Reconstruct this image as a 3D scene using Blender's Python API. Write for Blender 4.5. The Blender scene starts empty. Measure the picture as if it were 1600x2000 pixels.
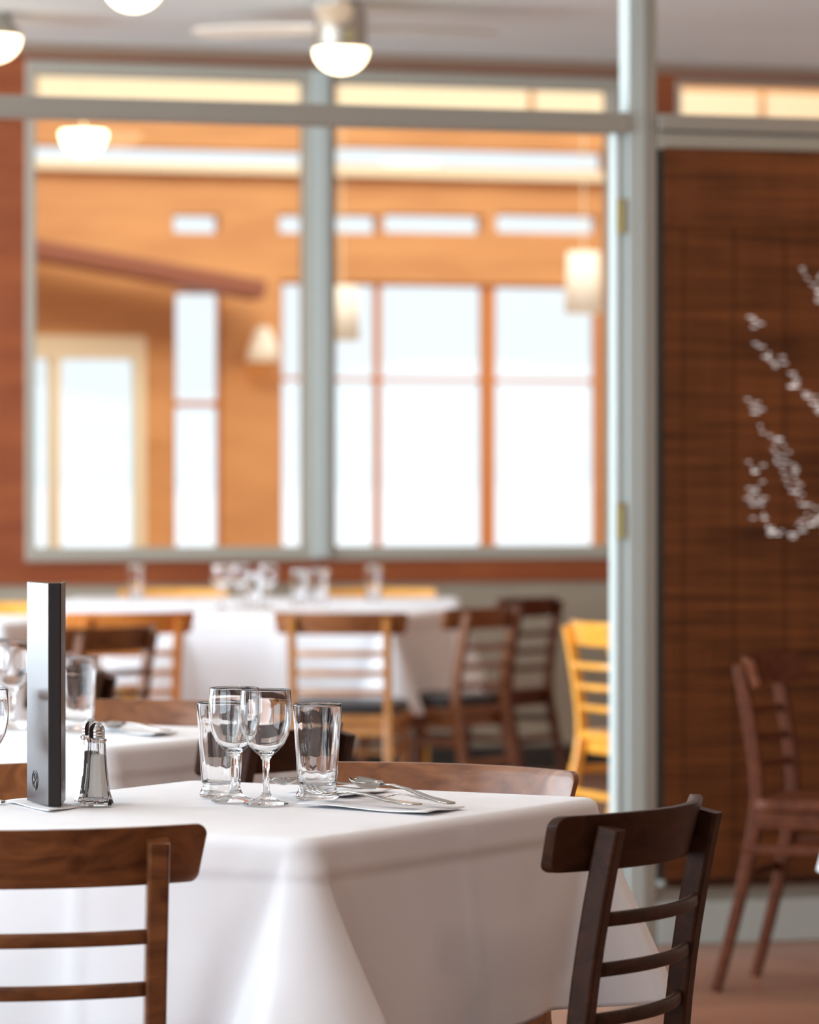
import bpy, bmesh, math, random
from mathutils import Vector, Matrix
random.seed(7)
PI = math.pi
C = bpy.context.scene.collection
scn = bpy.context.scene

# ---------------------------------------------------------------- camera
CAMH, YAW, FPX, HOR = 1.18, math.radians(17), 8000.0, 950.0
FX, FY = math.sin(YAW), math.cos(YAW)
RX, RY = math.cos(YAW), -math.sin(YAW)
cd = bpy.data.cameras.new('camera'); cam = bpy.data.objects.new('camera', cd); C.objects.link(cam)
cam.location = (0, 0, CAMH); cam.rotation_euler = (PI / 2, 0, -YAW)
cd.sensor_fit = 'HORIZONTAL'; cd.sensor_width = 24; cd.lens = FPX / 1600 * 24
cd.shift_y = -(1000 - HOR) / 1600
cd.dof.use_dof = True; cd.dof.focus_distance = 5.50; cd.dof.aperture_fstop = 4.6
cd.clip_start = .05; cd.clip_end = 500
scn.camera = cam
# ---------------------------------------------------------------- light
scn.view_settings.view_transform = 'Standard'; scn.view_settings.look = 'None'
scn.view_settings.gamma = 1; scn.view_settings.exposure = 0.06
w = bpy.data.worlds.new('winter_sky'); scn.world = w; w.use_nodes = True
w.node_tree.nodes['Background'].inputs[0].default_value = (.85, .94, .985, 1)
w.node_tree.nodes['Background'].inputs[1].default_value = 1.1
def area(name, loc, rot, sx, sy, power, col):
    l = bpy.data.lights.new(name, 'AREA'); l.shape = 'RECTANGLE'; l.size = sx; l.size_y = sy
    l.energy = power; l.color = col
    o = bpy.data.objects.new(name, l); C.objects.link(o); o.location = loc; o.rotation_euler = rot
    return o
sl = bpy.data.lights.new('sun', 'SUN'); sl.energy = 1.7; sl.angle = math.radians(25); sl.color = (1, .95, .86)
so = bpy.data.objects.new('sun', sl); C.objects.link(so); so.rotation_euler = (math.radians(46), 0, math.radians(-22))
WIN_Y = (0.2, 3.5, 6.8, 10.1, 13.4)          # daylight through the five tall windows of the left wall
for y, pw in zip(WIN_Y, (60, 76, 112, 330, 460)):
    area('window_daylight', (-2.62, y, 1.55), (0, -math.radians(98 if y < 9 else 124), 0), 2.2, 2.7, pw, (.74, .88, 1.0))   # snow outside throws light upwards
area('sunroom_fill_light', (6.2, 19.3, 4.6), (0, 0, 0), 7.0, 4.5, 130, (1, .95, .88))  # unseen panel added overhead to brighten the sunroom's orange wood
for x, y in ((.2, 1.0), (2.6, 1.6), (.4, 4.6), (3.4, 5.2), (1.8, 7.6), (4.6, 8.6), (3.4, 12.6), (6.0, 12.8)):   # unseen warm fill lights added to brighten tabletops and cloth skirts
    a_ = area('warm_fill_light', (x, y, 2.80), (0, 0, 0), .3, .3, 8, (1, .66, .42)); a_.data.shape = 'DISK'

# ---------------------------------------------------------------- helpers
def W(x, d, z=0.0):                          # x to the right, d ahead of the viewpoint -> world
    return Vector((x * RX + d * FX, x * RY + d * FY, z))
def hd(hx, hy):                              # heading -> z rotation of something that faces +Y
    v = W(hx, hy); return math.atan2(-v.x, v.y)
def gp(px, py, z):                           # point at height z
    d = FPX * (CAMH - z) / (py - HOR); return W((px - 800) / FPX * d, d, z)
def ray(px, py, Y):                          # point on an east-west wall
    u = (px - 800) / FPX; v = (HOR - py) / FPX
    d = Y / (FY + u * RY); return Vector((d * (FX + u * RX), Y, CAMH + v * d))

def link(o, parent=None):
    C.objects.link(o)
    if parent: o.parent = parent
    return o
def obj(name, bm, m, parent=None, smooth=False, bevel=0, seg=2, sub=0):
    bmesh.ops.recalc_face_normals(bm, faces=bm.faces)
    me = bpy.data.meshes.new(name); bm.to_mesh(me); bm.free()
    for p in me.polygons: p.use_smooth = smooth
    me.materials.append(m)
    o = link(bpy.data.objects.new(name, me), parent)
    if bevel:
        b = o.modifiers.new('b', 'BEVEL'); b.width = bevel; b.segments = seg; b.limit_method = 'ANGLE'; b.angle_limit = math.radians(40)
    if sub:
        s = o.modifiers.new('s', 'SUBSURF'); s.levels = sub; s.render_levels = sub
    return o
def tag(o, label, cat, group=None, kind=None):
    o['label'] = label; o['category'] = cat
    if group: o['group'] = group
    if kind: o['kind'] = kind
    return o
def thing(name, label, cat, loc=(0, 0, 0), rz=0, group=None):
    o = link(bpy.data.objects.new(name, None)); o.empty_display_size = .05
    o.location = loc; o.rotation_euler = (0, 0, rz)
    return tag(o, label, cat, group)
def struct(name, bm, m, parent=None, **k):
    o = obj(name, bm, m, parent, **k)
    if not parent: o['kind'] = 'structure'
    return o
def copy_tree(root, loc, rz, label, group=None):
    r = root.copy(); C.objects.link(r); r.location = loc; r.rotation_euler = (0, 0, rz); r['label'] = label
    if group: r['group'] = group
    for ch in list(root.children):
        c = ch.copy(); C.objects.link(c); c.parent = r
        for g in list(ch.children):
            e = g.copy(); C.objects.link(e); e.parent = c
    return r
def box(bm, x0, x1, y0, y1, z0, z1):
    v = [bm.verts.new(p) for p in ((x0, y0, z0), (x1, y0, z0), (x1, y1, z0), (x0, y1, z0), (x0, y0, z1), (x1, y0, z1), (x1, y1, z1), (x0, y1, z1))]
    for f in ((0, 3, 2, 1), (4, 5, 6, 7), (0, 1, 5, 4), (1, 2, 6, 5), (2, 3, 7, 6), (3, 0, 4, 7)):
        bm.faces.new([v[i] for i in f])
def lathe(bm, prof, n=48, sx=1, sy=1, cx=0, cy=0):
    rings = []
    for r, z in prof:
        if r < 1e-6: rings.append([bm.verts.new((cx, cy, z))])
        else: rings.append([bm.verts.new((cx + sx * r * math.cos(2 * PI * i / n), cy + sy * r * math.sin(2 * PI * i / n), z)) for i in range(n)])
    for a, b in zip(rings, rings[1:]):
        for i in range(n):
            j = (i + 1) % n
            if len(a) == 1 and len(b) == 1: continue
            if len(a) == 1: bm.faces.new((a[0], b[j], b[i]))
            elif len(b) == 1: bm.faces.new((a[i], a[j], b[0]))
            else: bm.faces.new((a[i], a[j], b[j], b[i]))
def rrect(w, h, r, n=3):                     # rounded rectangle outline
    pts = []
    for cx, cy, a0 in ((w / 2 - r, h / 2 - r, 0), (-w / 2 + r, h / 2 - r, 90), (-w / 2 + r, -h / 2 + r, 180), (w / 2 - r, -h / 2 + r, 270)):
        for k in range(n + 1):
            a = math.radians(a0 + 90 * k / n); pts.append((cx + r * math.cos(a), cy + r * math.sin(a)))
    return pts
def sweep(bm, path, prof, side, scales=None):   # profile (u along side, v along the third axis) swept on a path
    path = [Vector(p) for p in path]; side = Vector(side).normalized(); rings = []
    for i, p in enumerate(path):
        t = (path[min(i + 1, len(path) - 1)] - path[max(i - 1, 0)]).normalized()
        s = (side - t * side.dot(t)).normalized(); q = t.cross(s)
        su, sv = (scales[i] if scales else (1, 1))
        rings.append([bm.verts.new(p + s * (u * su) + q * (v * sv)) for u, v in prof])
    n = len(prof)
    for a, b in zip(rings, rings[1:]):
        for i in range(n):
            j = (i + 1) % n; bm.faces.new((a[i], a[j], b[j], b[i]))
    bm.faces.new(rings[0][::-1]); bm.faces.new(rings[-1])
def circ(r, n=12): return [(r * math.cos(2 * PI * i / n), r * math.sin(2 * PI * i / n)) for i in range(n)]
def NB(): return bmesh.new()

# ---------------------------------------------------------------- materials
def mat(name, col, rough=.5, metal=0, spec=.5, emis=None, estr=0, coat=0, trans=0, ior=1.5, sheen=0):
    m = bpy.data.materials.new(name); m.use_nodes = True; b = m.node_tree.nodes['Principled BSDF']
    b.inputs['Base Color'].default_value = (*col, 1); b.inputs['Roughness'].default_value = rough
    b.inputs['Metallic'].default_value = metal; b.inputs['Specular IOR Level'].default_value = spec
    b.inputs['IOR'].default_value = ior; b.inputs['Coat Weight'].default_value = coat; b.inputs['Coat Roughness'].default_value = .15
    b.inputs['Transmission Weight'].default_value = trans; b.inputs['Sheen Weight'].default_value = sheen
    if emis: b.inputs['Emission Color'].default_value = (*emis, 1); b.inputs['Emission Strength'].default_value = estr
    return m
def noisy(m, c1, c2, scale=(1, 1, 1), nscale=5, detail=5, dist=0, bump=0, lo=.3, hi=.7):
    nt = m.node_tree; N = nt.nodes; L = nt.links; b = N['Principled BSDF']
    tc = N.new('ShaderNodeTexCoord'); mp = N.new('ShaderNodeMapping'); mp.inputs['Scale'].default_value = scale
    no = N.new('ShaderNodeTexNoise'); no.inputs['Scale'].default_value = nscale; no.inputs['Detail'].default_value = detail
    no.inputs['Distortion'].default_value = dist
    cr = N.new('ShaderNodeValToRGB'); cr.color_ramp.elements[0].color = (*c1, 1); cr.color_ramp.elements[1].color = (*c2, 1)
    cr.color_ramp.elements[0].position = lo; cr.color_ramp.elements[1].position = hi
    L.new(tc.outputs['Object'], mp.inputs[0]); L.new(mp.outputs[0], no.inputs['Vector']); L.new(no.outputs[0], cr.inputs[0])
    L.new(cr.outputs[0], b.inputs['Base Color'])
    if bump:
        bp = N.new('ShaderNodeBump'); bp.inputs['Strength'].default_value = bump; bp.inputs['Distance'].default_value = .002
        L.new(no.outputs[0], bp.inputs['Height']); L.new(bp.outputs[0], b.inputs['Normal'])
    return m
def wood(name, c1, c2, rough=.32, sc=(3, 40, 40), coat=.3, dist=1.5, spec=.35):
    return noisy(mat(name, c1, rough, coat=coat, spec=spec), c1, c2, sc, 1.6, 6, dist, .05)
M_walnut = wood('walnut_stain', (.085, .026, .009), (.24, .085, .028), .3, (5, 14, 14), .35, 2.2)
M_dark = wood('dark_stain', (.024, .009, .004), (.062, .021, .009), .42, (5, 14, 14), 0, 2, .2)
M_brown = wood('brown_stain', (.17, .055, .018), (.33, .125, .045), .34, (5, 14, 14), .15, 2, .3)
M_red = wood('reddish_stain', (.075, .019, .007), (.14, .040, .015), .45, (5, 14, 14), 0, 2, .15)
M_honey = wood('honey_stain', (.40, .155, .035), (.58, .25, .06), .3, (5, 14, 14), .35, 2)
M_orangew = wood('orange_stain', (.55, .17, .03), (.75, .28, .06), .3, (5, 14, 14), .35, 2)
M_yellow = wood('yellow_beech', (.80, .32, .03), (.95, .46, .07), .3, (5, 14, 14), .35, 2)
M_seat = mat('black_vinyl', (.012, .012, .016), .45)
def cloth_mat():
    m = mat('white_table_linen', (.86, .85, .87), .85, spec=.15, sheen=.15); nt = m.node_tree; N = nt.nodes; L = nt.links
    tc = N.new('ShaderNodeTexCoord')
    n1 = N.new('ShaderNodeTexNoise'); n1.inputs['Scale'].default_value = 4.5; n1.inputs['Detail'].default_value = 2
    n2 = N.new('ShaderNodeTexNoise'); n2.inputs['Scale'].default_value = 900
    b1 = N.new('ShaderNodeBump'); b1.inputs['Strength'].default_value = .35; b1.inputs['Distance'].default_value = .03
    b2 = N.new('ShaderNodeBump'); b2.inputs['Strength'].default_value = .12; b2.inputs['Distance'].default_value = .001
    L.new(tc.outputs['Object'], n1.inputs['Vector']); L.new(tc.outputs['Object'], n2.inputs['Vector'])
    L.new(n1.outputs[0], b1.inputs['Height']); L.new(n2.outputs[0], b2.inputs['Height'])
    L.new(b1.outputs[0], b2.inputs['Normal']); L.new(b2.outputs[0], N['Principled BSDF'].inputs['Normal'])
    return m
M_cloth = cloth_mat()
M_paper = mat('white_paper_napkin', (.84, .84, .86), .8, spec=.2)
M_glass = mat('clear_glass', (1, 1, 1), 0.0, trans=1, ior=1.48)
M_pane = bpy.data.materials.new('window_glass'); M_pane.use_nodes = True
_n = M_pane.node_tree; _n.nodes.clear(); _o = _n.nodes.new('ShaderNodeOutputMaterial'); _mx = _n.nodes.new('ShaderNodeMixShader')
_t = _n.nodes.new('ShaderNodeBsdfTransparent'); _g = _n.nodes.new('ShaderNodeBsdfGlossy'); _g.inputs['Roughness'].default_value = .02
_f = _n.nodes.new('ShaderNodeFresnel'); _f.inputs[0].default_value = 1.3
_n.links.new(_f.outputs[0], _mx.inputs[0]); _n.links.new(_t.outputs[0], _mx.inputs[1]); _n.links.new(_g.outputs[0], _mx.inputs[2]); _n.links.new(_mx.outputs[0], _o.inputs[0])
M_steel = mat('polished_steel', (.50, .46, .42), .16, 1)
M_chrome = mat('chrome', (.62, .60, .58), .08, 1)
M_salt = mat('salt', (.92, .88, .84), .9)
M_pepper = mat('pale_pepper', (.30, .29, .27), .9)
M_leather = noisy(mat('brown_leatherette', (.03, .016, .014), .34, spec=.5, coat=.08), (.022, .012, .011), (.035, .02, .018), (1, 1, 1), 300, 2, 0, .03)
M_spine = mat('dark_leather_spine', (.016, .009, .008), .5, spec=.25)
M_page = mat('cream_pages', (.75, .70, .62), .7)
M_post = mat('pale_grey_paint', (.50, .555, .53), .45)
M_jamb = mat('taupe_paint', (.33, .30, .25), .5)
M_greyf = mat('sage_grey_paint', (.40, .375, .31), .5)
M_rust = noisy(mat('rust_stained_timber', (.3, .06, .02), .5), (.23, .050, .015), (.34, .09, .026), (1, 1, 6), 2, 4)
M_trim = mat('brown_trim', (.30, .20, .14), .6)
M_beige = noisy(mat('beige_plaster', (.37, .32, .24), .9), (.35, .30, .225), (.40, .35, .27), (1, 1, 1), 3)
M_ceil = noisy(mat('warm_white_ceiling', (.82, .87, .85), .9), (.80, .855, .835), (.84, .89, .87), (1, 1, 1), 1.5)
M_wallw = mat('terracotta_wall', (.60, .40, .30), .9)
M_base = mat('dark_baseboard', (.03, .028, .025), .5)
M_orange = noisy(mat('orange_cedar', (.68, .33, .11), .6), (.58, .26, .085), (.72, .355, .125), (1, 1, 5), 1.6, 4)
M_cedar_d = mat('dark_cedar_beam', (.30, .10, .05), .6)
M_mull = mat('orange_mullion', (.62, .22, .05), .5)
M_cream = mat('cream_paint', (.90, .78, .52), .6)
M_snow = noisy(mat('snow', (.92, .94, .97), .9), (.9, .93, .97), (.95, .96, .98), (1, 1, 1), .5)
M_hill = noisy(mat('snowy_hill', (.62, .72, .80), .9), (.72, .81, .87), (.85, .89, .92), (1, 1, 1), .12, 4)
M_bulb = mat('lit_glass', (1, .9, .7), .4, emis=(1, .82, .52), estr=7)
M_shade = mat('cream_lamp_shade', (.85, .78, .62), .7, emis=(1, .86, .62), estr=.25)
M_metal = mat('brushed_nickel', (.50, .46, .40), .38, 1)
M_blade = mat('pale_maple_blade', (.84, .76, .64), .45)
M_brass = mat('brass_hinge', (.42, .35, .16), .4, .7)
def floor_mat():
    m = mat('oak_floor', (.35, .15, .08), .32, spec=.5); nt = m.node_tree; N = nt.nodes; L = nt.links
    tc = N.new('ShaderNodeTexCoord'); mp = N.new('ShaderNodeMapping'); mp.inputs['Rotation'].default_value = (0, 0, 0)
    br = N.new('ShaderNodeTexBrick'); br.inputs['Scale'].default_value = 1; br.inputs['Brick Width'].default_value = 1.3; br.inputs['Row Height'].default_value = .11
    br.inputs['Mortar Size'].default_value = .003; br.inputs['Color1'].default_value = (.42, .195, .115, 1); br.inputs['Color2'].default_value = (.34, .145, .085, 1)
    br.inputs['Mortar'].default_value = (.09, .04, .02, 1)
    no = N.new('ShaderNodeTexNoise'); no.inputs['Scale'].default_value = 3; mx = N.new('ShaderNodeMixRGB'); mx.blend_type = 'MULTIPLY'; mx.inputs[0].default_value = .4
    L.new(tc.outputs['Object'], mp.inputs[0]); L.new(mp.outputs[0], br.inputs['Vector']); L.new(tc.outputs['Object'], no.inputs['Vector'])
    L.new(br.outputs[0], mx.inputs[1]); L.new(no.outputs[0], mx.inputs[2]); L.new(mx.outputs[0], N['Principled BSDF'].inputs['Base Color'])
    return m
M_floor = floor_mat()
def blind_mat():
    m = mat('woven_bamboo', (.2, .07, .025), .7, spec=.2); nt = m.node_tree; N = nt.nodes; L = nt.links
    tc = N.new('ShaderNodeTexCoord')
    def no(scale, s, d=3):
        mp = N.new('ShaderNodeMapping'); mp.inputs['Scale'].default_value = scale; n = N.new('ShaderNodeTexNoise')
        n.inputs['Scale'].default_value = s; n.inputs['Detail'].default_value = d
        L.new(tc.outputs['Object'], mp.inputs[0]); L.new(mp.outputs[0], n.inputs['Vector']); return n
    a = no((1.2, 1, 30), 1.6, 4); b = no((14, 1, 3), 1.0, 2)
    mx = N.new('ShaderNodeMath'); mx.operation = 'MULTIPLY_ADD'; mx.inputs[1].default_value = .22
    L.new(b.outputs[0], mx.inputs[0]); L.new(a.outputs[0], mx.inputs[2])
    cr = N.new('ShaderNodeValToRGB'); cr.color_ramp.elements[0].color = (.065, .020, .006, 1); cr.color_ramp.elements[1].color = (.27, .085, .022, 1)
    cr.color_ramp.elements[0].position = .40; cr.color_ramp.elements[1].position = .95
    L.new(mx.outputs[0], cr.inputs[0]); L.new(cr.outputs[0], N['Principled BSDF'].inputs['Base Color'])
    return m
M_blind = blind_mat()

# ---------------------------------------------------------------- room shell
YP, YF, YB = 9.87, 16.2, 22.5                # partition, far wall, sunroom outer wall
ZC = 2.96
def wall_holes(bm, x0, x1, z0, z1, y0, y1, holes):
    xs = sorted({x0, x1, *[min(max(v, x0), x1) for h in holes for v in h[:2]]}); zs = sorted({z0, z1, *[min(max(v, z0), z1) for h in holes for v in h[2:]]})
    for a, b in zip(xs, xs[1:]):
        for c, d in zip(zs, zs[1:]):
            mx, mz = (a + b) / 2, (c + d) / 2
            if not any(h[0] < mx < h[1] and h[2] < mz < h[3] for h in holes): box(bm, a, b, y0, y1, c, d)
bm = NB(); box(bm, -2.8, 9.6, -3.2, YB, -.1, 0); struct('floor', bm, M_floor)
bm = NB(); box(bm, -2.8, 8.2, -3.2, YF + .12, ZC, ZC + .15); struct('ceiling', bm, M_ceil)
bm = NB()
for i in range(6):                            # left wall with tall openings: piers, sill and head
    ya = -3.2 if i == 0 else WIN_Y[i - 1] + 1.4; yb = WIN_Y[i] - 1.4 if i < 5 else YF
    box(bm, -2.8, -2.65, ya, yb, .42, 2.68)
box(bm, -2.8, -2.65, -3.2, YF, 0, .42); box(bm, -2.8, -2.65, -3.2, YF, 2.68, ZC); struct('wall_left', bm, M_wallw)
bm = NB(); box(bm, 8.0, 8.2, -3.2, YF, 0, ZC); struct('wall_right', bm, M_wallw)
bm = NB(); box(bm, -2.8, 8.2, -3.35, -3.2, 0, ZC); struct('wall_back', bm, M_wallw)

# far wall, its framed windows
def X(px, Y=YF): return ray(px, 950, Y).x
def Z(py, Y=YF, px=700): return ray(px, py, Y).z
zs_, zt_ = Z(1093), Z(138)
xl, xr = X(48), X(1204)
xr2a, xr2b = X(1318), X(1760)
bm = NB(); wall_holes(bm, -2.65, 8.0, 0, Z(1138), YF, YF + .12, []); struct('wall_far', bm, M_beige)
bm = NB(); wall_holes(bm, -2.65, 8.0, Z(1138), ZC, YF - .02, YF + .12, [(xl, xr, zs_, zt_), (xr2a, xr2b, zs_, Z(160, px=1450))]); struct('trim_1', bm, M_rust)
bm = NB(); box(bm, -2.65, 8.0, YF - .045, YF - .02, ZC - .045, ZC - .0); struct('trim_2', bm, M_trim)
bm = NB(); box(bm, -2.65, 8.0, YF - .02, YF, 0, .10); struct('baseboard_far', bm, M_base)
def frame(name, x0, x1, z0, z1, y0, y1, t, m, bars_x=(), bars_z=(), glass=True, bt=None, top=None, bot=None):
    bm = NB(); tt = top or t; tb = bot or t
    box(bm, x0, x0 + t, y0, y1, z0, z1); box(bm, x1 - t, x1, y0, y1, z0, z1)
    box(bm, x0 + t, x1 - t, y0, y1, z0, z0 + tb); box(bm, x0 + t, x1 - t, y0, y1, z1 - tt, z1)
    f = struct(name, bm, m, bevel=.004)
    for a, b in bars_x: bmm = NB(); box(bmm, a, b, y0 + .004, y1 - .004, z0 + tb, z1 - tt); obj('mullion', bmm, m, f, bevel=.004)
    for a, b in bars_z: bmm = NB(); box(bmm, x0 + t, x1 - t, y0 + .01, y1 - .01, a, b); obj('glazing_bar', bmm, m, f, bevel=.003)
    if glass: bmm = NB(); box(bmm, x0 + t * .5, x1 - t * .5, (y0 + y1) / 2 - .002, (y0 + y1) / 2 + .002, z0 + t * .5, z1 - t * .5); obj('pane', bmm, M_pane, f)
    return f
frame('window_1', xl, xr, zs_, zt_, YF - .04, YF + .06, X(66) - xl, M_greyf, [(X(592), X(652))], top=.055, bot=.055)
bm = NB(); box(bm, X(606), X(636), YF - .065, YF - .038, zs_ + .01, zt_ - .01); obj('mullion_cover_strip', bm, M_post, bpy.data.objects['window_1'], bevel=.004)
frame('window_2', xr2a, xr2b, zs_, Z(160, px=1450), YF - .03, YF + .06, .02, M_greyf)

# sunroom beyond the glass
zc_ = 3.75
H = []
hb = Z(1105, YB)
def hole(p0, p1, q0, q1): H.append((X(p0, YB), X(p1, YB), Z(q1, YB, (p0 + p1) / 2), Z(q0, YB, (p0 + p1) / 2)))
hole(548, 1172, 553, 1110); hole(340, 434, 568, 1110); hole(-60, 283, 655, 1500)
for a, b in ((338, 432), (545, 608), (640, 742), (750, 946), (970, 1172)): hole(a, b, 418, 458)
hole(40, 600, 287, 326); hole(650, 1185, 290, 330)
bm = NB(); wall_holes(bm, 2.6, 9.6, 0, zc_, YB, YB + .15, H); struct('wall_sunroom', bm, M_orange)
bm = NB(); box(bm, 2.5, 2.6, YF + .12, YB, 0, 4.2); struct('wall_sunroom_left', bm, M_orange)
bm = NB(); box(bm, 9.6, 9.7, YF + .12, YB, 0, 4.2); struct('wall_sunroom_right', bm, M_orange)
def fr(name, h, t, m, bx=(), bz=()):
    return frame(name, h[0], h[1], h[2], h[3], YB + .02, YB + .10, t, m, bx, bz)
f3 = fr('window_3', H[0], .018, M_mull, [(X(737, YB), X(748, YB)), (X(945, YB), X(971, YB))], [(Z(745, YB), Z(737, YB))])
f4 = fr('window_4', H[1], .015, M_mull, (), [(Z(795, YB, 390), Z(783, YB, 390))])
d1 = frame('door_1', H[2][0], H[2][1], 0.02, H[2][3], YB - .03, YB + .10, .055, M_cream, [(X(97, YB), X(118, YB))], (), top=.13)
for k, h in enumerate(H[3:8]): fr('window_%d' % (5 + k), h, .01, M_orange)
for k, h in enumerate(H[8:10]): fr('window_%d' % (10 + k), h, .01, M_orange)
bm = NB(); box(bm, X(40, YB), X(1190, YB), YB - .06, YB - .005, Z(346, YB), Z(327, YB)); struct('trim_3', bm, M_cream, bevel=.005)
bm = NB()
for a, b in ((70, 585), (655, 1028), (1040, 1200), (1240, 1478), (1492, 1800)):
    box(bm, X(a, YB), X(b, YB), YB - .05, YB - .005, Z(214, YB), Z(160, YB))
struct('trim_4', bm, M_cream, bevel=.008)
# sloping dark beam over the sunroom door
bm = NB(); p0, p1 = ray(40, 484, YB - .3), ray(505, 568, YB - .3)
sweep(bm, [p0 + Vector((-1.5, 0, 1.5 * (p0.z - p1.z) / (p1.x - p0.x))), p0, p1], rrect(.30, .10, .01), (0, 1, 0)); struct('trim_5', bm, M_cedar_d)

# outside: snow and hill
bm = NB(); vs = []
for i in range(41):
    row = []
    for j in range(31):
        x = -30 + i * 2; y = YB + .25 + j * j * .12
        z = -.15 + (.35 * math.sin(x * .31 + 1) * math.sin(y * .12) + .5) * min(1, (y - YB) / 12) + (y - YB) * .006
        row.append(bm.verts.new((x, y, z)))
    vs.append(row)
for i in range(40):
    for j in range(30): bm.faces.new((vs[i][j], vs[i + 1][j], vs[i + 1][j + 1], vs[i][j + 1]))
o = obj('snowfield', bm, M_snow, smooth=True); o['kind'] = 'structure'
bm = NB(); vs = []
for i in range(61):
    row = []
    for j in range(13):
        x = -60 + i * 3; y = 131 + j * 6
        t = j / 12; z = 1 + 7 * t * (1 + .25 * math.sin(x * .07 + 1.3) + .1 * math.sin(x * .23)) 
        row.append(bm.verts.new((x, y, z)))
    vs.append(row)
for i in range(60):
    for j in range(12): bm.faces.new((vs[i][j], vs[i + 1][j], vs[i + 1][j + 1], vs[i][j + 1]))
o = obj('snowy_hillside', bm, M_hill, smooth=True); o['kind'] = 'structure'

# ---------------------------------------------------------------- near partition: post, rail, blind
def XP(px): return ray(px, 950, YP).x
def ZP(py, px=1400): return ray(px, py, YP).z
bm = NB(); box(bm, XP(1227), XP(1263), YP, YP + .07, 0, ZC); post = struct('trim_6', bm, M_post, bevel=.005)
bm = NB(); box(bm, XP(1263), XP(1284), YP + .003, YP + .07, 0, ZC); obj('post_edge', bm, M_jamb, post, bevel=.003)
bm = NB(); box(bm, XP(1205), XP(1227) - .0005, YP + .012, YP + .06, 0.005, ZP(246, 1215)); obj('door_stile', bm, M_post, post, bevel=.004)
for y0, y1 in ((388, 455), (982, 1052)):
    bm = NB(); box(bm, XP(1206), XP(1226), YP + .006, YP + .012, ZP(y1, 1215), ZP(y0, 1215))
    for k in range(3): lathe(bm, [(0, ZP(y1, 1215) + k * .028), (.005, ZP(y1, 1215) + k * .028), (.005, ZP(y1, 1215) + k * .028 + .026), (0, ZP(y1, 1215) + k * .028 + .026)], 12, cx=XP(1216), cy=YP + .006)
    obj('hinge', bm, M_brass, post)
bm = NB(); box(bm, -2.65, XP(1227) - .001, YP - .02, YP + .06, ZP(244, 600), ZP(203, 600)); struct('trim_7', bm, M_jamb, bevel=.004)
bm = NB(); box(bm, XP(1284) + .001, 8.0, YP - .02, YP + .06, ZP(258), ZP(226)); struct('trim_8', bm, M_jamb, bevel=.004)
bm = NB(); box(bm, XP(1286), 8.0, YP, YP + .06, ZP(294), ZP(259)); struct('trim_9', bm, M_greyf, bevel=.004)
zb0, zb1 = ZP(1712), ZP(291)
bm = NB(); box(bm, XP(1284) + .001, XP(1299), YP + .0, YP + .06, ZP(1715), ZP(294)); struct('trim_11', bm, M_base)
x0, x1 = XP(1295), XP(1295) + 2.2
bl = thing('bamboo_blind', 'brown woven bamboo roller blind hanging full height at the right of the pale post', 'blind', ((x0 + x1) / 2, YP - .01, zb0))
bm = NB(); zz = 0.0; hh = zb1 - zb0; cx = (x1 - x0) / 2; k = 0
while zz < hh - .005:
    y = .0025 if k % 2 else 0; box(bm, -cx, cx, y, y + .002, zz, zz + .0078); zz += .0072; k += 1
obj('woven_slats', bm, M_blind, bl)
bm = NB(); box(bm, -cx, cx, -.006, .0, hh - .20, hh); obj('valance', bm, M_blind, bl)
bm = NB(); box(bm, -cx, cx, -.008, .006, -.022, 0); obj('bottom_rail', bm, M_dark, bl, bevel=.003)
bm = NB()
for k in range(16): box(bm, -cx + .05 + k * .14, -cx + .0525 + k * .14, -.0012, -.0002, 0, hh - .2)
cw = obj('weaving_cords', bm, M_dark, bl)
bm = NB(); box(bm, XP(1286), 8.0, YP + .02, YP + .06, 0, ZP(1715)); struct('wall_partition', bm, M_greyf)
bm = NB(); box(bm, XP(1286), 8.0, YP, YP + .02, 0, .11); box(bm, XP(1286), 8.0, YP - .012, YP + .02, ZP(1728), ZP(1716)); struct('baseboard_partition', bm, M_post, bevel=.004)
bm = NB(); box(bm, XP(1286), 8.0, YP + .035, YP + .041, ZP(1715), ZP(292)); struct('window_12', bm, M_pane)
# glowing dashes standing in for light that shows through the blind's slats
M_slat_glow = mat('slat_light_glow', (1, 1, 1), .4, emis=(.95, .88, .84), estr=.42)
dash_rows = [[(1578, 520), (1600, 560), (1640, 640)], [(1468, 615), (1488, 665), (1520, 710), (1552, 760), (1600, 790), (1660, 860)],
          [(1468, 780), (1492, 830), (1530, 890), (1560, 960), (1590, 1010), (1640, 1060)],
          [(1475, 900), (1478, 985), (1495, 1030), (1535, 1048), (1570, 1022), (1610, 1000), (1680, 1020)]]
fs = thing('blind_light_dashes', 'sagging rows of glowing dashes painted as light through the brown bamboo blind', 'painted glow', tuple(ray(1535, 1050, YP - .03)))
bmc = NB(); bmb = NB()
for s in dash_rows:
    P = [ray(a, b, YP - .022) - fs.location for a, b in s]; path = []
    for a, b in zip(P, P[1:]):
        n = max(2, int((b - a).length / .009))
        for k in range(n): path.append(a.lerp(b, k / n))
    sweep(bmc, path, circ(.0004, 5), (0, 1, 0))  # thin dark line added along each row of glowing dashes
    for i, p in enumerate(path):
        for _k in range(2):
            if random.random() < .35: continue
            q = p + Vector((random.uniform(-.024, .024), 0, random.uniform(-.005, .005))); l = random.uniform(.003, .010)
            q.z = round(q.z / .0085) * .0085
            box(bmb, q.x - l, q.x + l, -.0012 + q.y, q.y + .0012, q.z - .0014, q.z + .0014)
obj('dash_line', bmc, M_dark, fs); o = obj('glow_dashes', bmb, M_slat_glow, fs); o['kind'] = 'stuff'

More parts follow.
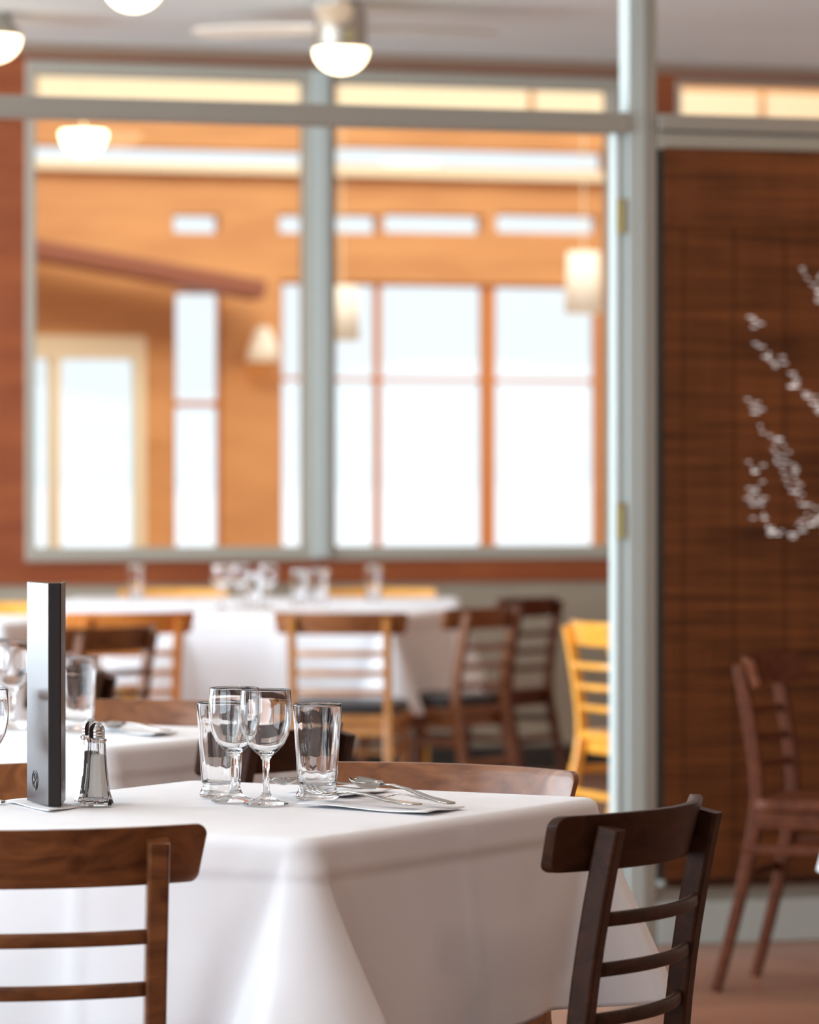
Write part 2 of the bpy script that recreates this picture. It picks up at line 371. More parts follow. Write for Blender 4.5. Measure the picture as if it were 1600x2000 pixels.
# ---------------------------------------------------------------- ceiling lights and fan
def lampthing(px, py, d, label, r=.10, group='dome ceiling lights'):
    p = W((px - 800) / FPX * d, d, CAMH + (HOR - py) / FPX * d)
    t = thing('ceiling_light', label, 'ceiling light', tuple(p), 0, group)
    bm = NB(); n = 12; prof = [(r * math.sin(PI / 2 * k / n), (.09 * (r / .1)) * (1 - math.cos(PI / 2 * k / n))) for k in range(n + 1)]
    prof += [(0, prof[-1][1])]; lathe(bm, prof, 40); obj('glass_bowl', bm, M_bulb, t, smooth=True)
    z1 = prof[-1][1]; zt = ZC - p.z
    bm = NB(); lathe(bm, [(0, z1 + .001), (r * .98, z1 + .001), (r * .98, z1 + .025), (r * .5, zt), (0, zt)], 40); obj('fitting', bm, M_metal, t, smooth=False)
    return t
lampthing(261, 22, 14.0, 'lit dome light cut off by the top of the picture, left of the fan')
lampthing(-12, 120, 15.4, 'lit dome light at the left edge in front of the rust column')
p = W((666 - 800) / FPX * 15, 15, CAMH + (HOR - 143) / FPX * 15)
fan = thing('ceiling_fan', 'brushed metal ceiling fan with pale blades and a lit dome lamp', 'ceiling fan', tuple(p))
r = .098; n = 12
bm = NB(); lathe(bm, [(r * math.sin(PI / 2 * k / n), .085 * (1 - math.cos(PI / 2 * k / n))) for k in range(n + 1)] + [(0, .085)], 40); obj('glass_bowl', bm, M_bulb, fan, smooth=True)
zt = ZC - p.z
bm = NB(); lathe(bm, [(0, .0855), (.096, .0855), (.094, .10), (.094, .235), (.06, .25), (.06, zt), (0, zt)], 40); mot = obj('motor_housing', bm, M_metal, fan, bevel=.003)
bm = NB(); lathe(bm, [(0, 0), (.02, 0), (.02, .006), (0, .006)], 20)
o = obj('round_switch', bm, M_brass, mot); o.location = W(.03, -.094, .13); o.rotation_euler = (PI / 2, 0, -YAW)
for k, ang in enumerate((-28, 92, 212)):
    bm = NB(); a0 = math.radians(ang) 
    path = [(.095 + t * .55, 0, .17 + .012 * t) for t in [i / 10 for i in range(11)]]
    sc = [(.55 + .45 * min(1, i / 4), 1) if i < 10 else (.55, .8) for i in range(11)]
    sweep(bm, path, rrect(.13, .009, .004), (0, 1, .22), sc)
    o = obj('blade', bm, M_blade, fan, smooth=False, bevel=.002); o.rotation_euler = (0, 0, -YAW - a0 + math.radians(0))
fan.rotation_euler = (0, 0, 0)

def pendant(name, px, pyt, pyb, wpx, d, label, prof_kind, m, ztop):
    k = d / FPX; p = W((px - 800) * k, d, CAMH + (HOR - pyb) * k); h = (pyb - pyt) * k; r = wpx * k / 2
    t = thing(name, label, 'lamp', tuple(p)); bm = NB()
    if prof_kind == 'drum': prof = [(r * .97, 0), (r, 0), (r * .86, h), (r * .83, h)]
    elif prof_kind == 'bell': prof = [(r * .96, 0), (r, 0), (r * .72, h * .55), (r * .3, h), (r * .26, h), (r * .68, h * .55)]
    else: prof = [(0, 0)] + [(r * math.sin(PI / 2 * q / 10), h * (1 - math.cos(PI / 2 * q / 10))) for q in range(1, 11)] + [(0, h)]
    lathe(bm, prof + ([prof[0]] if prof_kind != 'bowl' else []), 40); obj('lamp_shade', bm, m, t, smooth=True)
    bm = NB(); lathe(bm, [(0, h * .95), (.004, h * .95), (.004, ztop - p.z), (0, ztop - p.z)], 10); obj('cord', bm, M_cream, t)
    if prof_kind != 'bowl':
        bm = NB(); lathe(bm, [(0, h * .25), (.02, h * .35), (.028, h * .5), (.015, h * .75), (0, h * .96)], 20); obj('bulb', bm, M_page, t, smooth=True)
        bm = NB(); box(bm, -r * .8, r * .8, -.003, .003, h * .93, h * .96); obj('spider', bm, M_metal, t)
    return t
bm = NB()                                     # one roof beam that carries the sunroom pendants
q0 = W((100 - 800) / FPX * 20, 20); q1 = W((1250 - 800) / FPX * 20, 20)
for t in (0,):
    box(bm, 2.6, 9.6, 18.9, 19.06, 3.62, 3.85); struct('trim_10', bm, M_orange)
def dY(px, Y): return Y / (FY + (px - 800) / FPX * RY)
pendant('pendant_lamp', 163, 258, 304, 90, dY(163, 18.98), 'lit bowl pendant lamp in the sunroom, seen through the left pane', 'bowl', M_bulb, 3.62)
pendant('pendant_lamp', 1140, 492, 612, 74, dY(1140, 18.98), 'white drum pendant lamp in the sunroom beside the pale post', 'drum', M_shade, 3.62)
pendant('pendant_lamp', 668, 558, 665, 70, dY(668, 18.98), 'cream pendant lamp half hidden behind the middle window mullion', 'drum', M_shade, 3.62)
# wall sconce
p = ray(515, 705, YB - .12); k = YB / FPX
t = thing('wall_sconce', 'cream bell shaped wall lamp on the orange sunroom wall', 'wall lamp', tuple(p)); r = 36 * k; h = 68 * k
bm = NB(); lathe(bm, [(r * .95, 0), (r, 0), (r * .75, h * .5), (r * .34, h), (r * .3, h), (r * .7, h * .5), (r * .95, 0)], 32); obj('lamp_shade', bm, M_shade, t, smooth=True)
bm = NB(); lathe(bm, [(0, h * .2), (.022, h * .35), (.022, h * .6), (0, h * .9)], 16); obj('bulb', bm, M_bulb, t, smooth=True)
bm = NB(); sweep(bm, [(0, .119, h * .3), (0, .06, h * .5), (0, 0, h * .95)], circ(.008, 8), (1, 0, 0)); obj('bracket', bm, M_metal, t)

# ---------------------------------------------------------------- chairs
CH = .78
def curve_back(z):                            # y of the rear stile centre line at height z
    if z < .45: return -.185 - .10 * ((.45 - z) / .45) ** 1.3
    return -.185 - .062 * ((z - .45) / .33) ** 1.4
def make_chair(wm, pad=None, plate_m=None):
    t = thing('dining_chair', '', 'chair'); del t['label']
    # top plate, bowed round the sitter, corners rounded
    bm = NB(); nx, nz = 40, 8; SX = .152; PW, PH, TH = .215, .070, .014; zt0 = CH - PH; R = .013
    F = []; B = []
    for i in range(nx + 1):
        u = -1 + 2 * i / nx; u = math.sin(u * PI / 2); rowf = []; rowb = []
        for j in range(nz + 1):
            v = j / nz; x = u * PW
            e = PW - abs(x); ins = 0
            if e < R: ins = R - math.sqrt(max(0, R * R - (R - e) ** 2))
            z = zt0 + ins + (PH - 2 * ins) * v
            xx = x * (1 - .035 * (1 - v)); y = curve_back(z) + .032 + .065 * ((x / PW) ** 2 - (SX / PW) ** 2)
            rowf.append(bm.verts.new((xx, y + TH, z))); rowb.append(bm.verts.new((xx, y, z)))
        F.append(rowf); B.append(rowb)
    for i in range(nx):
        for j in range(nz):
            bm.faces.new((F[i][j], F[i + 1][j], F[i + 1][j + 1], F[i][j + 1])); bm.faces.new((B[i][j], B[i][j + 1], B[i + 1][j + 1], B[i + 1][j]))
        bm.faces.new((F[i][0], B[i][0], B[i + 1][0], F[i + 1][0])); bm.faces.new((F[i][nz], F[i + 1][nz], B[i + 1][nz], B[i][nz]))
    for j in range(nz):
        bm.faces.new((F[0][j], F[0][j + 1], B[0][j + 1], B[0][j])); bm.faces.new((F[nx][j], B[nx][j], B[nx][j + 1], F[nx][j + 1]))
    obj('top_rail', bm, plate_m or wm, t, smooth=True, bevel=.0035)
    for s in (-1, 1):                         # rear legs run up as stiles behind the plate
        bm = NB(); zs = [0.0 + k * (CH - .016) / 16 for k in range(17)]
        yo = lambda z: curve_back(z) + (.018 if z > .68 else 0) * 0 + .055 * (SX / .20) ** 2 * 0
        path = [(s * (SX + .012 * max(0, (.45 - z) / .45)), curve_back(z) + .008 + .012 * max(0, (z - .45) / .33), z) for z in zs]
        sweep(bm, path, rrect(.026, .030, .004, 2), (1, 0, 0), [(1, .8 + .2 * min(1, z / .4)) for z in zs])
        obj('leg', bm, wm, t, smooth=False, bevel=0)
    for zc in (.650, .587, .524):             # three bowed ladder rails
        bm = NB(); path = []
        for i in range(15):
            x = -SX + .008 + (2 * SX - .016) * i / 14; path.append((x, curve_back(zc) + .012 - .030 * (1 - (x / SX) ** 2), zc))
        sweep(bm, path, rrect(.010, .018, .004, 3), (0, 1, 0)); obj('ladder_rail', bm, wm, t, smooth=True)
    for s in (-1, 1):                         # front legs
        bm = NB(); sweep(bm, [(s * .172, .185, 0), (s * .168, .175, .22), (s * .165, .17, .425)], rrect(.030, .030, .005, 2), (1, 0, 0), [(.75, .75), (.95, .95), (1.1, 1.1)])
        obj('leg', bm, wm, t)
    bm = NB(); box(bm, -.15, .15, -.165, -.147, .385, .425); box(bm, -.15, .15, .16, .178, .385, .425)
    box(bm, -.176, -.158, -.17, .16, .385, .425); box(bm, .158, .176, -.17, .16, .385, .425); obj('apron', bm, wm, t, bevel=.003)
    bm = NB(); base = []
    for zz, g in ((.426, 0), (.432, .006), (.446, .006), (.452, 0)):
        base.append([bm.verts.new(((x * (1 if y > 0 else .92)) * (1 + g * 2), y * (1 + g * 2) + .01, zz)) for x, y in rrect(.40, .39, .05, 5)])
    for a, b in zip(base, base[1:]):
        for i in range(len(a)): j = (i + 1) % len(a); bm.faces.new((a[i], a[j], b[j], b[i]))
    bm.faces.new(base[0][::-1]); bm.faces.new(base[-1]); obj('seat', bm, wm, t, bevel=.002)
    if pad:
        bm = NB(); base = []
        for zz, g in ((.4525, .97), (.462, 1.0), (.478, .99), (.488, .93), (.492, .8)):
            base.append([bm.verts.new(((x * (1 if y > 0 else .93)) * g, y * g + .012, zz)) for x, y in rrect(.375, .365, .05, 5)])
        for a, b in zip(base, base[1:]):
            for i in range(len(a)): j = (i + 1) % len(a); bm.faces.new((a[i], a[j], b[j], b[i]))
        bm.faces.new(base[0][::-1]); bm.faces.new(base[-1]); obj('seat_pad', bm, pad, t, smooth=True)
    for s in (-1, 1):
        bm = NB(); sweep(bm, [(s * .163, -.21, .335), (s * .168, 0, .335), (s * .168, .175, .335)], rrect(.016, .022, .004, 2), (1, 0, 0)); obj('stretcher', bm, wm, t)
    bm = NB(); sweep(bm, [(-.166, .0, .325), (0, .0, .325), (.166, .0, .325)], rrect(.022, .016, .004, 2), (0, 1, 0)); obj('stretcher', bm, wm, t)
    bm = NB(); sweep(bm, [(-.155, -.22, .27), (0, -.22, .27), (.155, -.22, .27)], rrect(.016, .022, .004, 2), (0, 1, 0)); obj('stretcher', bm, wm, t)
    return t
protos = {}
def chair(key, x, d, hx, hy, label, group=None):
    """x, d: middle of the top plate; hx, hy: the way the chair faces"""
    l = math.hypot(hx, hy); hx, hy = hx / l, hy / l; off = curve_back(CH) + .03
    loc = W(x - hx * off, d - hy * off, 0); rz = hd(hx, hy)
    if key not in protos:
        mats = {'walnut': (M_walnut,), 'dark': (M_dark,), 'brown': (M_brown,), 'red': (M_red,), 'honey': (M_honey, M_seat, M_brown), 'yellow': (M_yellow,), 'orange': (M_orangew,), 'brownpad': (M_brown, M_seat)}[key]
        protos[key] = o = make_chair(*mats); o.location = loc; o.rotation_euler = (0, 0, rz); o['label'] = label
        if group: o['group'] = group
        return o
    return copy_tree(protos[key], loc, rz, label, group)
A = (.5, .866); Bv = (.866, -.5)
g1 = 'chairs around the nearest table'; g2 = 'chairs in the room behind'
chair('walnut', -.446, 4.79, -.17, .985, 'brown ladder-back chair seen from behind at lower left, in front of the white cloth', g1)
chair('dark', .310, 5.13, -.89, .455, 'very dark ladder-back chair at lower right turned towards the nearest table', g1)
chair('brown', .070, 5.878, -A[0], -A[1], 'brown chair tucked behind the nearest table, only its long top rail showing', g1)
chair('brown', -.668, 5.775, Bv[0], Bv[1], 'brown chair at the left edge behind the black menu folder, only one rail end showing', g1)
chair('red', .83, 9.70, .93, -.36, 'reddish brown chair standing alone in front of the bamboo blind', g2)
chair('brown', -.40, 7.62, -A[0], -A[1], 'brown chair behind the second table, its top rail showing left of the glasses', g2)
chair('dark', -.19, 6.78, -Bv[0], -Bv[1], 'dark chair at the right side of the second table, behind the wine glasses', g2)
chair('dark', -.70, 8.8, -.97, .25, 'small dark chair corner behind the tumbler on the second table', g2)
chair('walnut', -.835, 11.64, -.80, .60, 'dark brown chair left of the far white table, in front of the orange one', g2)
chair('orange', -.88, 13.0, -.30, .95, 'orange chair left of the far white table, behind the dark brown one', g2)
chair('honey', -.223, 12.98, .10, .99, 'honey coloured chair with black seat facing the middle of the far white table', g2)
chair('brownpad', .265, 13.55, -.85, .53, 'brown chair with black seat at the right side of the far white table', g2)
chair('red', .465, 14.8, -.87, .5, 'reddish chair with a pale shine on its rail against the beige wall', g2)
chair('yellow', .535, 12.1, .93, .37, 'bright yellow wood chair just left of the pale post', g2)
chair('yellow', -.11, 16.05, 0, -1, 'yellow chair behind the farthest table, below the right window pane', g2)
chair('yellow', -.92, 16.0, 0, -1, 'yellow chair behind the farthest table, below the left window pane', g2)
chair('yellow', -1.45, 14.1, .2, -1, 'yellow chair at the far left edge, left of the menu folder', g2)

# ---------------------------------------------------------------- tables and cloths
TZ = .755
def cloth_mesh(la, lb, drop, seed, cflare=.095, rc=.020, re=.016):
    """la along local Y, lb along local X; origin on the floor under the table centre"""
    rnd = random.Random(seed); bm = NB(); per = []
    hx, hy = lb / 2 - rc, la / 2 - rc; corners = [(hx, hy, 0), (-hx, hy, 90), (-hx, -hy, 180), (hx, -hy, 270)]
    s = 0; cs = []
    for k, (cx, cy, a0) in enumerate(corners):
        arc = rc * PI / 2
        for q in range(13):
            a = math.radians(a0 + 90 * q / 12); per.append([cx + rc * math.cos(a), cy + rc * math.sin(a), math.cos(a), math.sin(a), s + arc * q / 12])
        cs.append(s + arc / 2); s += arc
        nx, ny, _ = corners[(k + 1) % 4]; L = abs(nx - cx) + abs(ny - cy); a = math.radians(a0 + 90); n = 70
        for q in range(1, n): q = n * (.5 - .5 * math.cos(PI * q / n)) * .7 + .3 * q; per.append([cx + rc * math.cos(a) + (nx - cx) * q / n, cy + rc * math.sin(a) + (ny - cy) * q / n, math.cos(a), math.sin(a), s + L * q / n])
        s += L
    total = s; ph = [rnd.uniform(0, 6.28) for _ in range(8)]; asym = [rnd.choice((-1, 1)) for _ in cs]
    mids = [((cs[k] + (cs[(k + 1) % 4] if k < 3 else cs[0] + total)) / 2) % total for k in range(4)]
    rings = []
    def ring(fn): rings.append([bm.verts.new(fn(p)) for p in per])
    for g in (.25, .5, .75, .92): ring(lambda p: (p[0] * g, p[1] * g, TZ + .002))
    ring(lambda p: (p[0] - p[2] * .004, p[1] - p[3] * .004, TZ + .002))
    for q in range(1, 6):
        a = PI / 2 * q / 5
        ring(lambda p: (p[0] + p[2] * (re * math.sin(a) - .003), p[1] + p[3] * (re * math.sin(a) - .003), TZ + .002 - re * (1 - math.cos(a))))
    rows = 44
    for r_ in range(1, rows + 1):
        t = r_ / rows
        def fn(p):
            o = re - .003 + .020 * t - .004 * min(1, max(0, (t * drop - .028) / .008)); cor = 0; sh = 0
            for k, c in enumerate(cs):
                dc = (p[4] - c + total / 2) % total - total / 2
                wd = .018 + .085 * t; q_ = math.sqrt((dc / wd) ** 2 + .012); e = max(0, 1.1 - q_) ** 1.15; o += cflare * t * e; cor += e
                o -= .020 * t * math.exp(-((abs(dc) - .035 - .075 * t) / (.02 + .03 * t)) ** 2)
                sh += asym[k] * .022 * t * e
            o += .007 * t * math.sin(p[4] * 13 + ph[0]) + .004 * t * math.sin(p[4] * 27 + ph[1]) + .004 * t * math.sin(p[4] * 7 + ph[2] + 2 * t)
            for mc in mids:
                dm = (p[4] - mc + total / 2) % total - total / 2; o += .0035 * math.exp(-abs(dm) / .007)
            z = TZ - re - (drop - re) * t * (1 - .02 * cor)
            return (p[0] + p[2] * o - p[3] * sh, p[1] + p[3] * o + p[2] * sh, z)
        ring(fn)
    n = len(per)
    for a, b in zip(rings, rings[1:]):
        for i in range(n): j = (i + 1) % n; bm.faces.new((a[i], b[i], b[j], a[j]))
    bm.faces.new(rings[0]); return bm
def table(cx, cd, ax, ad, la, lb, drop, seed, tl, cl):
    """centre, direction of the la side, sizes"""
    rz = hd(ax, ad); loc = W(cx, cd, 0)
    t = thing('dining_table', tl, 'table', tuple(loc), rz, 'cloth covered dining tables')
    bm = NB(); box(bm, -lb / 2 + .004, lb / 2 - .004, -la / 2 + .004, la / 2 - .004, TZ - .03, TZ); obj('tabletop', bm, M_brown, t, bevel=.006)
    bm = NB(); lathe(bm, [(0, .04), (.035, .04), (.035, TZ - .035), (.09, TZ - .031), (0, TZ - .031)], 24); obj('pedestal', bm, M_base, t)
    bm = NB(); box(bm, -.26, .26, -.03, .03, 0, .035); box(bm, -.03, .03, -.26, -.031, 0, .035); box(bm, -.03, .03, .031, .26, 0, .035); obj('base', bm, M_base, t, bevel=.005)
    c = obj('tablecloth', cloth_mesh(la, lb, drop, seed), M_cloth, None, smooth=True); c.location = loc; c.rotation_euler = (0, 0, rz)
    tag(c, cl, 'tablecloth', 'white tablecloths')
    so_ = c.modifiers.new('s', 'SOLIDIFY'); so_.thickness = .0012; so_.offset = -1
    return t
def tcorner(rx, rd, ax, ad, la, lb):          # centre from the right corner; la runs back from it, lb to the left
    bx, bd = ad, -ax
    return rx - ax * la / 2 - bx * lb / 2, rd - ad * la / 2 - bd * lb / 2
cx, cdp = tcorner(.251, 5.574, .5, .866, .75, .65)
table(cx, cdp, .5, .866, .75, .65, .275, 3, 'nearest square table hidden under its white cloth', 'large sharp white tablecloth over the nearest table with the wine glasses')
cx, cdp = tcorner(-.218, 7.12, .5, .866, .55, .80)
table(cx, cdp, .5, .866, .55, .80, .30, 5, 'second table at left behind the salt shakers, under its cloth', 'white tablecloth at left behind the salt shakers and menu folder')
cx, cdp = tcorner(.142, 14.17, .27, .963, .75, .75)
table(cx, cdp, .27, .963, .75, .75, .33, 8, 'far middle table under its white cloth behind the honey chair', 'white tablecloth on the far middle table behind the honey chair')
cx, cdp = tcorner(-1.06, 13.4, .27, .963, .75, .75)
table(cx, cdp, .27, .963, .75, .75, .33, 9, 'far left table under its cloth behind the menu folder', 'white tablecloth on the far left table behind the menu folder')
table(-.55, 15.35, 0, 1, .62, 1.45, .30, 12, 'farthest long table under its cloth along the beige wall', 'white tablecloth on the farthest long table below the windows')
table(1.42, 8.75, .45, .89, .75, .65, .385, 14, 'table out at the right edge beside the bamboo blind', 'white tablecloth whose corner just shows at the right edge')

# ---------------------------------------------------------------- glassware
def make_wine():
    t = thing('wine_glass', '', 'wine glass'); del t['label']; h = .152
    outer = [(0, 0), (.030, 0), (.0305, .0012), (.028, .0025), (.018, .0055), (.009, .010), (.0055, .016), (.0046, .026), (.0044, .045), (.0050, .058), (.0085, .0645), (.0165, .071), (.0245, .080), (.0305, .092), (.0338, .106), (.0346, .120), (.0342, .135), (.0332, .1505), (.0328, h)]
    inner = [(.0320, h - .0006), (.0320, .150), (.0328, .135), (.0332, .120), (.0324, .106), (.0290, .0925), (.0228, .081), (.0145, .0725), (.006, .0680), (0, .0668)]
    bm = NB(); lathe(bm, outer + inner, 56); obj('glass_body', bm, M_glass, t, smooth=True); return t
def make_tumbler():
    t = thing('water_glass', '', 'glass'); del t['label']; h = .128
    outer = [(0, 0), (.0275, 0), (.0292, .002), (.0292, .005), (.0268, .010), (.0258, .014), (.0262, .022), (.0285, .060), (.0312, .100), (.0332, .126), (.0330, h)]
    inner = [(.0318, h - .0008), (.0314, .124), (.0296, .100), (.0268, .060), (.0242, .026), (.0225, .019), (.015, .0165), (0, .0160)]
    bm = NB(); lathe(bm, outer + inner, 56)
    for v in bm.verts:                        # pressed flat facets on the outside
        r = math.hypot(v.co.x, v.co.y)
        if .018 < v.co.z < .105 and r > .0255:
            a = math.atan2(v.co.y, v.co.x); f = 1 - .0006 / r * math.cos(a * 10); v.co.x *= f; v.co.y *= f
    obj('glass_body', bm, M_glass, t, smooth=True); return t
GP = {}
def glass(kind, px, py, z, label, group, rot=0):
    p = gp(px, py, z) + W(0, .028, 0)
    if kind not in GP:
        GP[kind] = o = (make_wine if kind == 'w' else make_tumbler)(); o.location = p; o['label'] = label; o['group'] = group; o.rotation_euler = (0, 0, rot); return o
    return copy_tree(GP[kind], p, rot, label, group)
ZT = TZ + .0045
gg = 'glasses on the nearest table'
glass('w', 518, 1574, ZT, 'front wine glass of the pair, standing next to the right tumbler', gg)
glass('w', 456, 1568, ZT, 'rear wine glass of the pair, overlapping the left tumbler', gg)
glass('w', -38, 1571, ZT, 'wine glass cut by the left edge, only its foot beside the menu folder', gg)
glass('t', 619, 1563, ZT, 'empty water tumbler right of the wine glasses on the nearest table', gg)
glass('t', 430, 1559, ZT, 'empty water tumbler left of the wine glasses on the nearest table', gg)
g5 = 'glasses on the second table'
glass('t', 150, 1429, ZT, 'blurred tumbler on the second table right of the menu folder', g5)
glass('w', 20, 1424, ZT, 'blurred wine glass on the second table, just left of the menu folder', g5)
glass('w', -22, 1418, ZT, 'blurred wine glass on the second table cut by the left edge', g5)
g6 = 'glasses on the far tables'
for kd, px, py, lb in (('w', 432, 1190, 'leftmost blurred wine glass of the group on the far middle table'), ('w', 468, 1188, 'second blurred wine glass from left on the far middle table'),
                       ('t', 497, 1192, 'blurred tumbler in the glass group on the far middle table'), ('w', 522, 1189, 'rightmost blurred wine glass of the group on the far middle table'),
                       ('t', 586, 1183, 'blurred tumbler right of the far wine glasses, left one of two'), ('t', 625, 1181, 'blurred tumbler right of the far wine glasses, right one of two'),
                       ('t', 730, 1172, 'single blurred tumbler on the farthest table below the right pane'), ('t', 265, 1170, 'single blurred tumbler on the farthest table below the left pane')):
    glass(kd, px, py, ZT, lb, g6)

# ---------------------------------------------------------------- shakers
def make_shaker(fill, label, loc):
    t = thing('salt_shaker', label, 'shaker', loc, hd(0, 1) + .2, 'glass shakers with chrome tops')
    o = [(.0215, 0), (.0222, .003), (.0205, .008), (.0175, .018), (.0150, .035), (.0133, .055), (.0120, .075), (.0116, .083), (.0130, .0845), (.0130, .0875), (.0110, .088)]
    i = [(.0098, .0875), (.0100, .075), (.0113, .055), (.0130, .035), (.0152, .018), (.0160, .010), (0, .010)]
    bm = NB(); lathe(bm, [(0, 0)] + o + i, 10); obj('glass_body', bm, M_glass, t, bevel=.0008)
    bm = NB(); lathe(bm, [(0, .0115), (.0145, .0115), (.0142, .018), (.0123, .035), (.0107, .055), (.0100, .066), (.006, .0675), (0, .067)], 10); obj('filling', bm, fill, t)
    bm = NB(); pr = [(0, .0882), (.0106, .0882), (.0108, .0905), (.0101, .0915), (.0108, .0928), (.0108, .0945), (.0102, .0955), (.0107, .0968), (.0106, .0990), (.0094, .1035), (.0068, .1075), (.0030, .1103), (0, .111)]
    lathe(bm, pr, 28); obj('perforated_cap', bm, M_chrome, t, smooth=True); return t
p = gp(187, 1575, ZT) + W(0, .02, 0); make_shaker(M_salt, 'glass salt shaker with chrome cap, the front one beside the menu folder', tuple(p))
p = gp(170, 1571, ZT) + W(0.0, .055, 0); make_shaker(M_pepper, 'glass shaker with chrome cap standing behind the salt shaker', tuple(p))

# ---------------------------------------------------------------- menu folder
sp = gp(107, 1575, ZT + .002)
mt = thing('menu_folder', 'tall dark leather menu folder standing upright on a napkin at left', 'menu', tuple(sp), 0)
HM = .292
def wv(x, d): v = W(x, d); return Vector((v.x, v.y, 0))
def slab(name, a, b, th, z0, z1, m, parent, nrm, lean=0, **k):
    bm = NB(); n = Vector(nrm).normalized() * th; vs = []
    for z in (z0, z1):
        for q in (a, b, b + n, a + n): vs.append(bm.verts.new((q.x, q.y, z)))
    for f in ((0, 3, 2, 1), (4, 5, 6, 7), (0, 1, 5, 4), (1, 2, 6, 5), (2, 3, 7, 6), (3, 0, 4, 7)): bm.faces.new([vs[i] for i in f])
    return obj(name, bm, m, parent, **k)
la_, lb_ = wv(-.0085, 0), wv(-.046, .100); ra_, rb_ = wv(.0085, -.001), wv(.0055, .104)
nl = wv(.91, .41); nr = wv(-1, .07)
cov = slab('front_cover', la_, lb_, .0035, 0, HM, M_leather, mt, nl, bevel=.0012)
slab('back_cover', ra_, rb_, .0035, 0, HM, M_leather, mt, nr, bevel=.0012)
slab('spine', wv(-.0085, -.0035), wv(.0085, -.0045), .0035, .0, HM, M_spine, mt, wv(.05, 1), bevel=.0014)
slab('menu_pages', wv(.001, .006), wv(-.012, .096), .004, .006, HM - .006, M_page, mt, nr)
# embossed mark on the cover: a ring with two small loops
mid = la_.lerp(lb_, .60) - nl.normalized() * .0003; tdir = (lb_ - la_).normalized()
bm = NB()
for rad, dz, th in ((.0135, 0, .0007), (.0050, .0052, .0009), (.0060, -.0055, .0009)):
    pts = [mid + tdir * (rad * math.cos(2 * PI * i / 28) * 1.0) + Vector((0, 0, .030 + dz + rad * math.sin(2 * PI * i / 28))) for i in range(29)]
    sweep(bm, pts, circ(th, 8), (nl.x, nl.y, 0))
obj('embossed_mark', bm, M_leather, cov, smooth=True)

# ---------------------------------------------------------------- napkins and cutlery
def napkin(label, pts, z, curl=.002, group='paper napkins'):
    P = [gp(a, b, z) for a, b in pts]; c = sum(P, Vector()) / 4; bm = NB(); n = 14; g = []
    for i in range(n + 1):
        row = []
        for j in range(n + 1):
            u, v = i / n, j / n; q = P[0] * (1 - u) * (1 - v) + P[1] * u * (1 - v) + P[2] * u * v + P[3] * (1 - u) * v - c
            e = max(abs(u - .5), abs(v - .5)) * 2
            q.z += curl * e ** 4 * (1 + math.sin(7 * u + 5 * v)) + .0004 * math.sin(9 * u) * math.sin(8 * v); row.append(bm.verts.new(q))
        g.append(row)
    for i in range(n):
        for j in range(n): bm.faces.new((g[i][j], g[i + 1][j], g[i + 1][j + 1], g[i][j + 1]))
    o = obj('napkin', bm, M_paper, smooth=True); o.location = c; s = o.modifiers.new('s', 'SOLIDIFY'); s.thickness = .0012; s.offset = 0
    return tag(o, label, 'napkin', group)
ZN = TZ + .005
napkin('paper napkin under the cutlery in front of the right tumbler', [(580, 1572), (835, 1590), (908, 1577), (690, 1562)], ZN, .0015)
napkin('paper napkin behind the right tumbler', [(560, 1552), (690, 1556), (768, 1542), (650, 1536)], ZN, .002)
napkin('small napkin under the standing menu folder', [(10, 1565), (95, 1585), (152, 1576), (70, 1558)], ZN - .0008, .0006)
napkin('blurred napkin on the second table, behind the salt shakers', [(190, 1423), (300, 1438), (348, 1430), (240, 1416)], ZN, .002)

def strip(bm, st, z0=0, prof_n=12):           # st: list of (y, half width, thickness, z, cup)
    rings = []
    for y, hw, th, z, cup in st:
        r_ = []
        for k in range(prof_n + 1):
            u = -1 + 2 * k / prof_n; r_.append((u * hw, y, z + cup * (u * u - 1) + th / 2))
        for k in range(prof_n, -1, -1):
            u = -1 + 2 * k / prof_n; r_.append((u * hw, y, z + cup * (u * u - 1) - th / 2 * (1 - .3 * u * u)))
        rings.append([bm.verts.new(q) for q in r_])
    n = len(rings[0])
    for a, b in zip(rings, rings[1:]):
        for i in range(n): j = (i + 1) % n; bm.faces.new((a[i], a[j], b[j], b[i]))
    bm.faces.new(rings[0]); bm.faces.new(rings[-1][::-1])
def handle_st(L0, L1):
    return [(L0, .0035, .002, .008, 0), (L0 + .02, .0030, .0022, .010, 0), (L0 + .05, .0036, .0024, .009, 0), (L1 - .05, .0062, .0024, .005, 0), (L1 - .02, .0085, .0022, .004, 0), (L1 - .006, .0080, .002, .004, 0), (L1, .0045, .0016, .004, 0)]
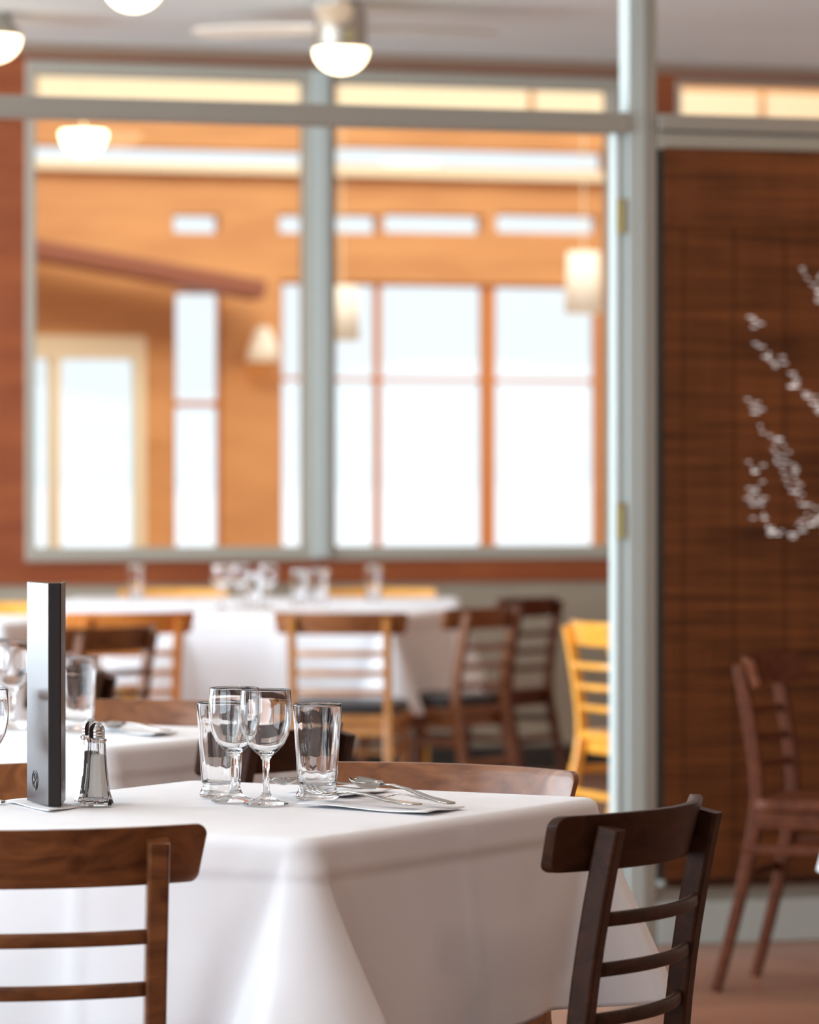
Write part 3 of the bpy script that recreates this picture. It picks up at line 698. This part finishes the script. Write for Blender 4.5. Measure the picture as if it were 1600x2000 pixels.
def cutlery(kind, a, b, label, lift=0.0):
    pa, pb = gp(*a, ZN + .001), gp(*b, ZN + .001); v = pb - pa; rz = math.atan2(-v.x, v.y)
    t = thing(kind, label, kind, tuple(pa + Vector((0, 0, .0008))), rz, 'cutlery on the nearest table')
    bm = NB(); strip(bm, handle_st(.058, .20)); obj('handle', bm, M_steel, t, smooth=True)
    bm = NB()
    if kind == 'spoon':
        strip(bm, [(y, .0185 * math.sqrt(max(.02, 1 - ((y - .027) / .029) ** 2)) if y < .045 else .0185 * .55 * max(.3, (.0605 - y) / .0155), .0014, .008 + .002 * abs(y - .027) / .03, .007 * max(0, 1 - ((y - .027) / .034) ** 2)) for y in [0 + k * .059 / 16 for k in range(17)]])
        obj('bowl', bm, M_steel, t, smooth=True)
    elif kind == 'fork':
        strip(bm, [(.040, .0105, .0016, .007, 0), (.046, .0112, .0016, .006, 0), (.052, .0080, .0018, .007, 0), (.059, .0036, .002, .008, 0)]); obj('neck', bm, M_steel, t, smooth=True)
        for q in range(4):
            bm = NB(); xo = -.0088 + q * .00587
            sweep(bm, [(xo, .041, .007), (xo, .028, .0065), (xo, .012, .009), (xo * .97, 0, .014)], rrect(.0030, .0018, .0006, 2), (1, 0, 0), [(1, 1), (1, 1), (.9, 1), (.5, .6)]); obj('tine', bm, M_steel, t)
    else:
        strip(bm, [(-.03, .002, .0008, .003, 0), (-.02, .0065, .0012, .003, 0), (0, .0088, .0014, .003, 0), (.03, .0090, .0016, .003, 0), (.058, .0050, .002, .006, 0)]); obj('blade', bm, M_steel, t, smooth=True)
    t.rotation_euler = (lift, 0, rz); t.location.z -= lift * .195; k_ = min(1.1, v.length / .2); t.scale = (k_ * 1.15, k_, k_ * 1.35); return t
cutlery('fork', (600, 1563), (822, 1582), 'steel fork with tines towards the right tumbler, nearest the table edge', -.0)
cutlery('spoon', (690, 1563), (885, 1579), 'steel spoon with a brown reflection in its bowl, right of the tumbler', -.09)
cutlery('knife', (735, 1559), (850, 1567), 'steel knife lying behind the spoon on the napkin')
cutlery('spoon', (530, 1552), (697, 1540), 'steel spoon lying behind the front wine glass', -.06)
cutlery('fork', (590, 1551), (733, 1545), 'steel fork lying behind the right tumbler')
o = cutlery('spoon', (206, 1424), (330, 1434), 'blurred spoon with a golden glint on the second table')
o['group'] = 'cutlery on the second table'
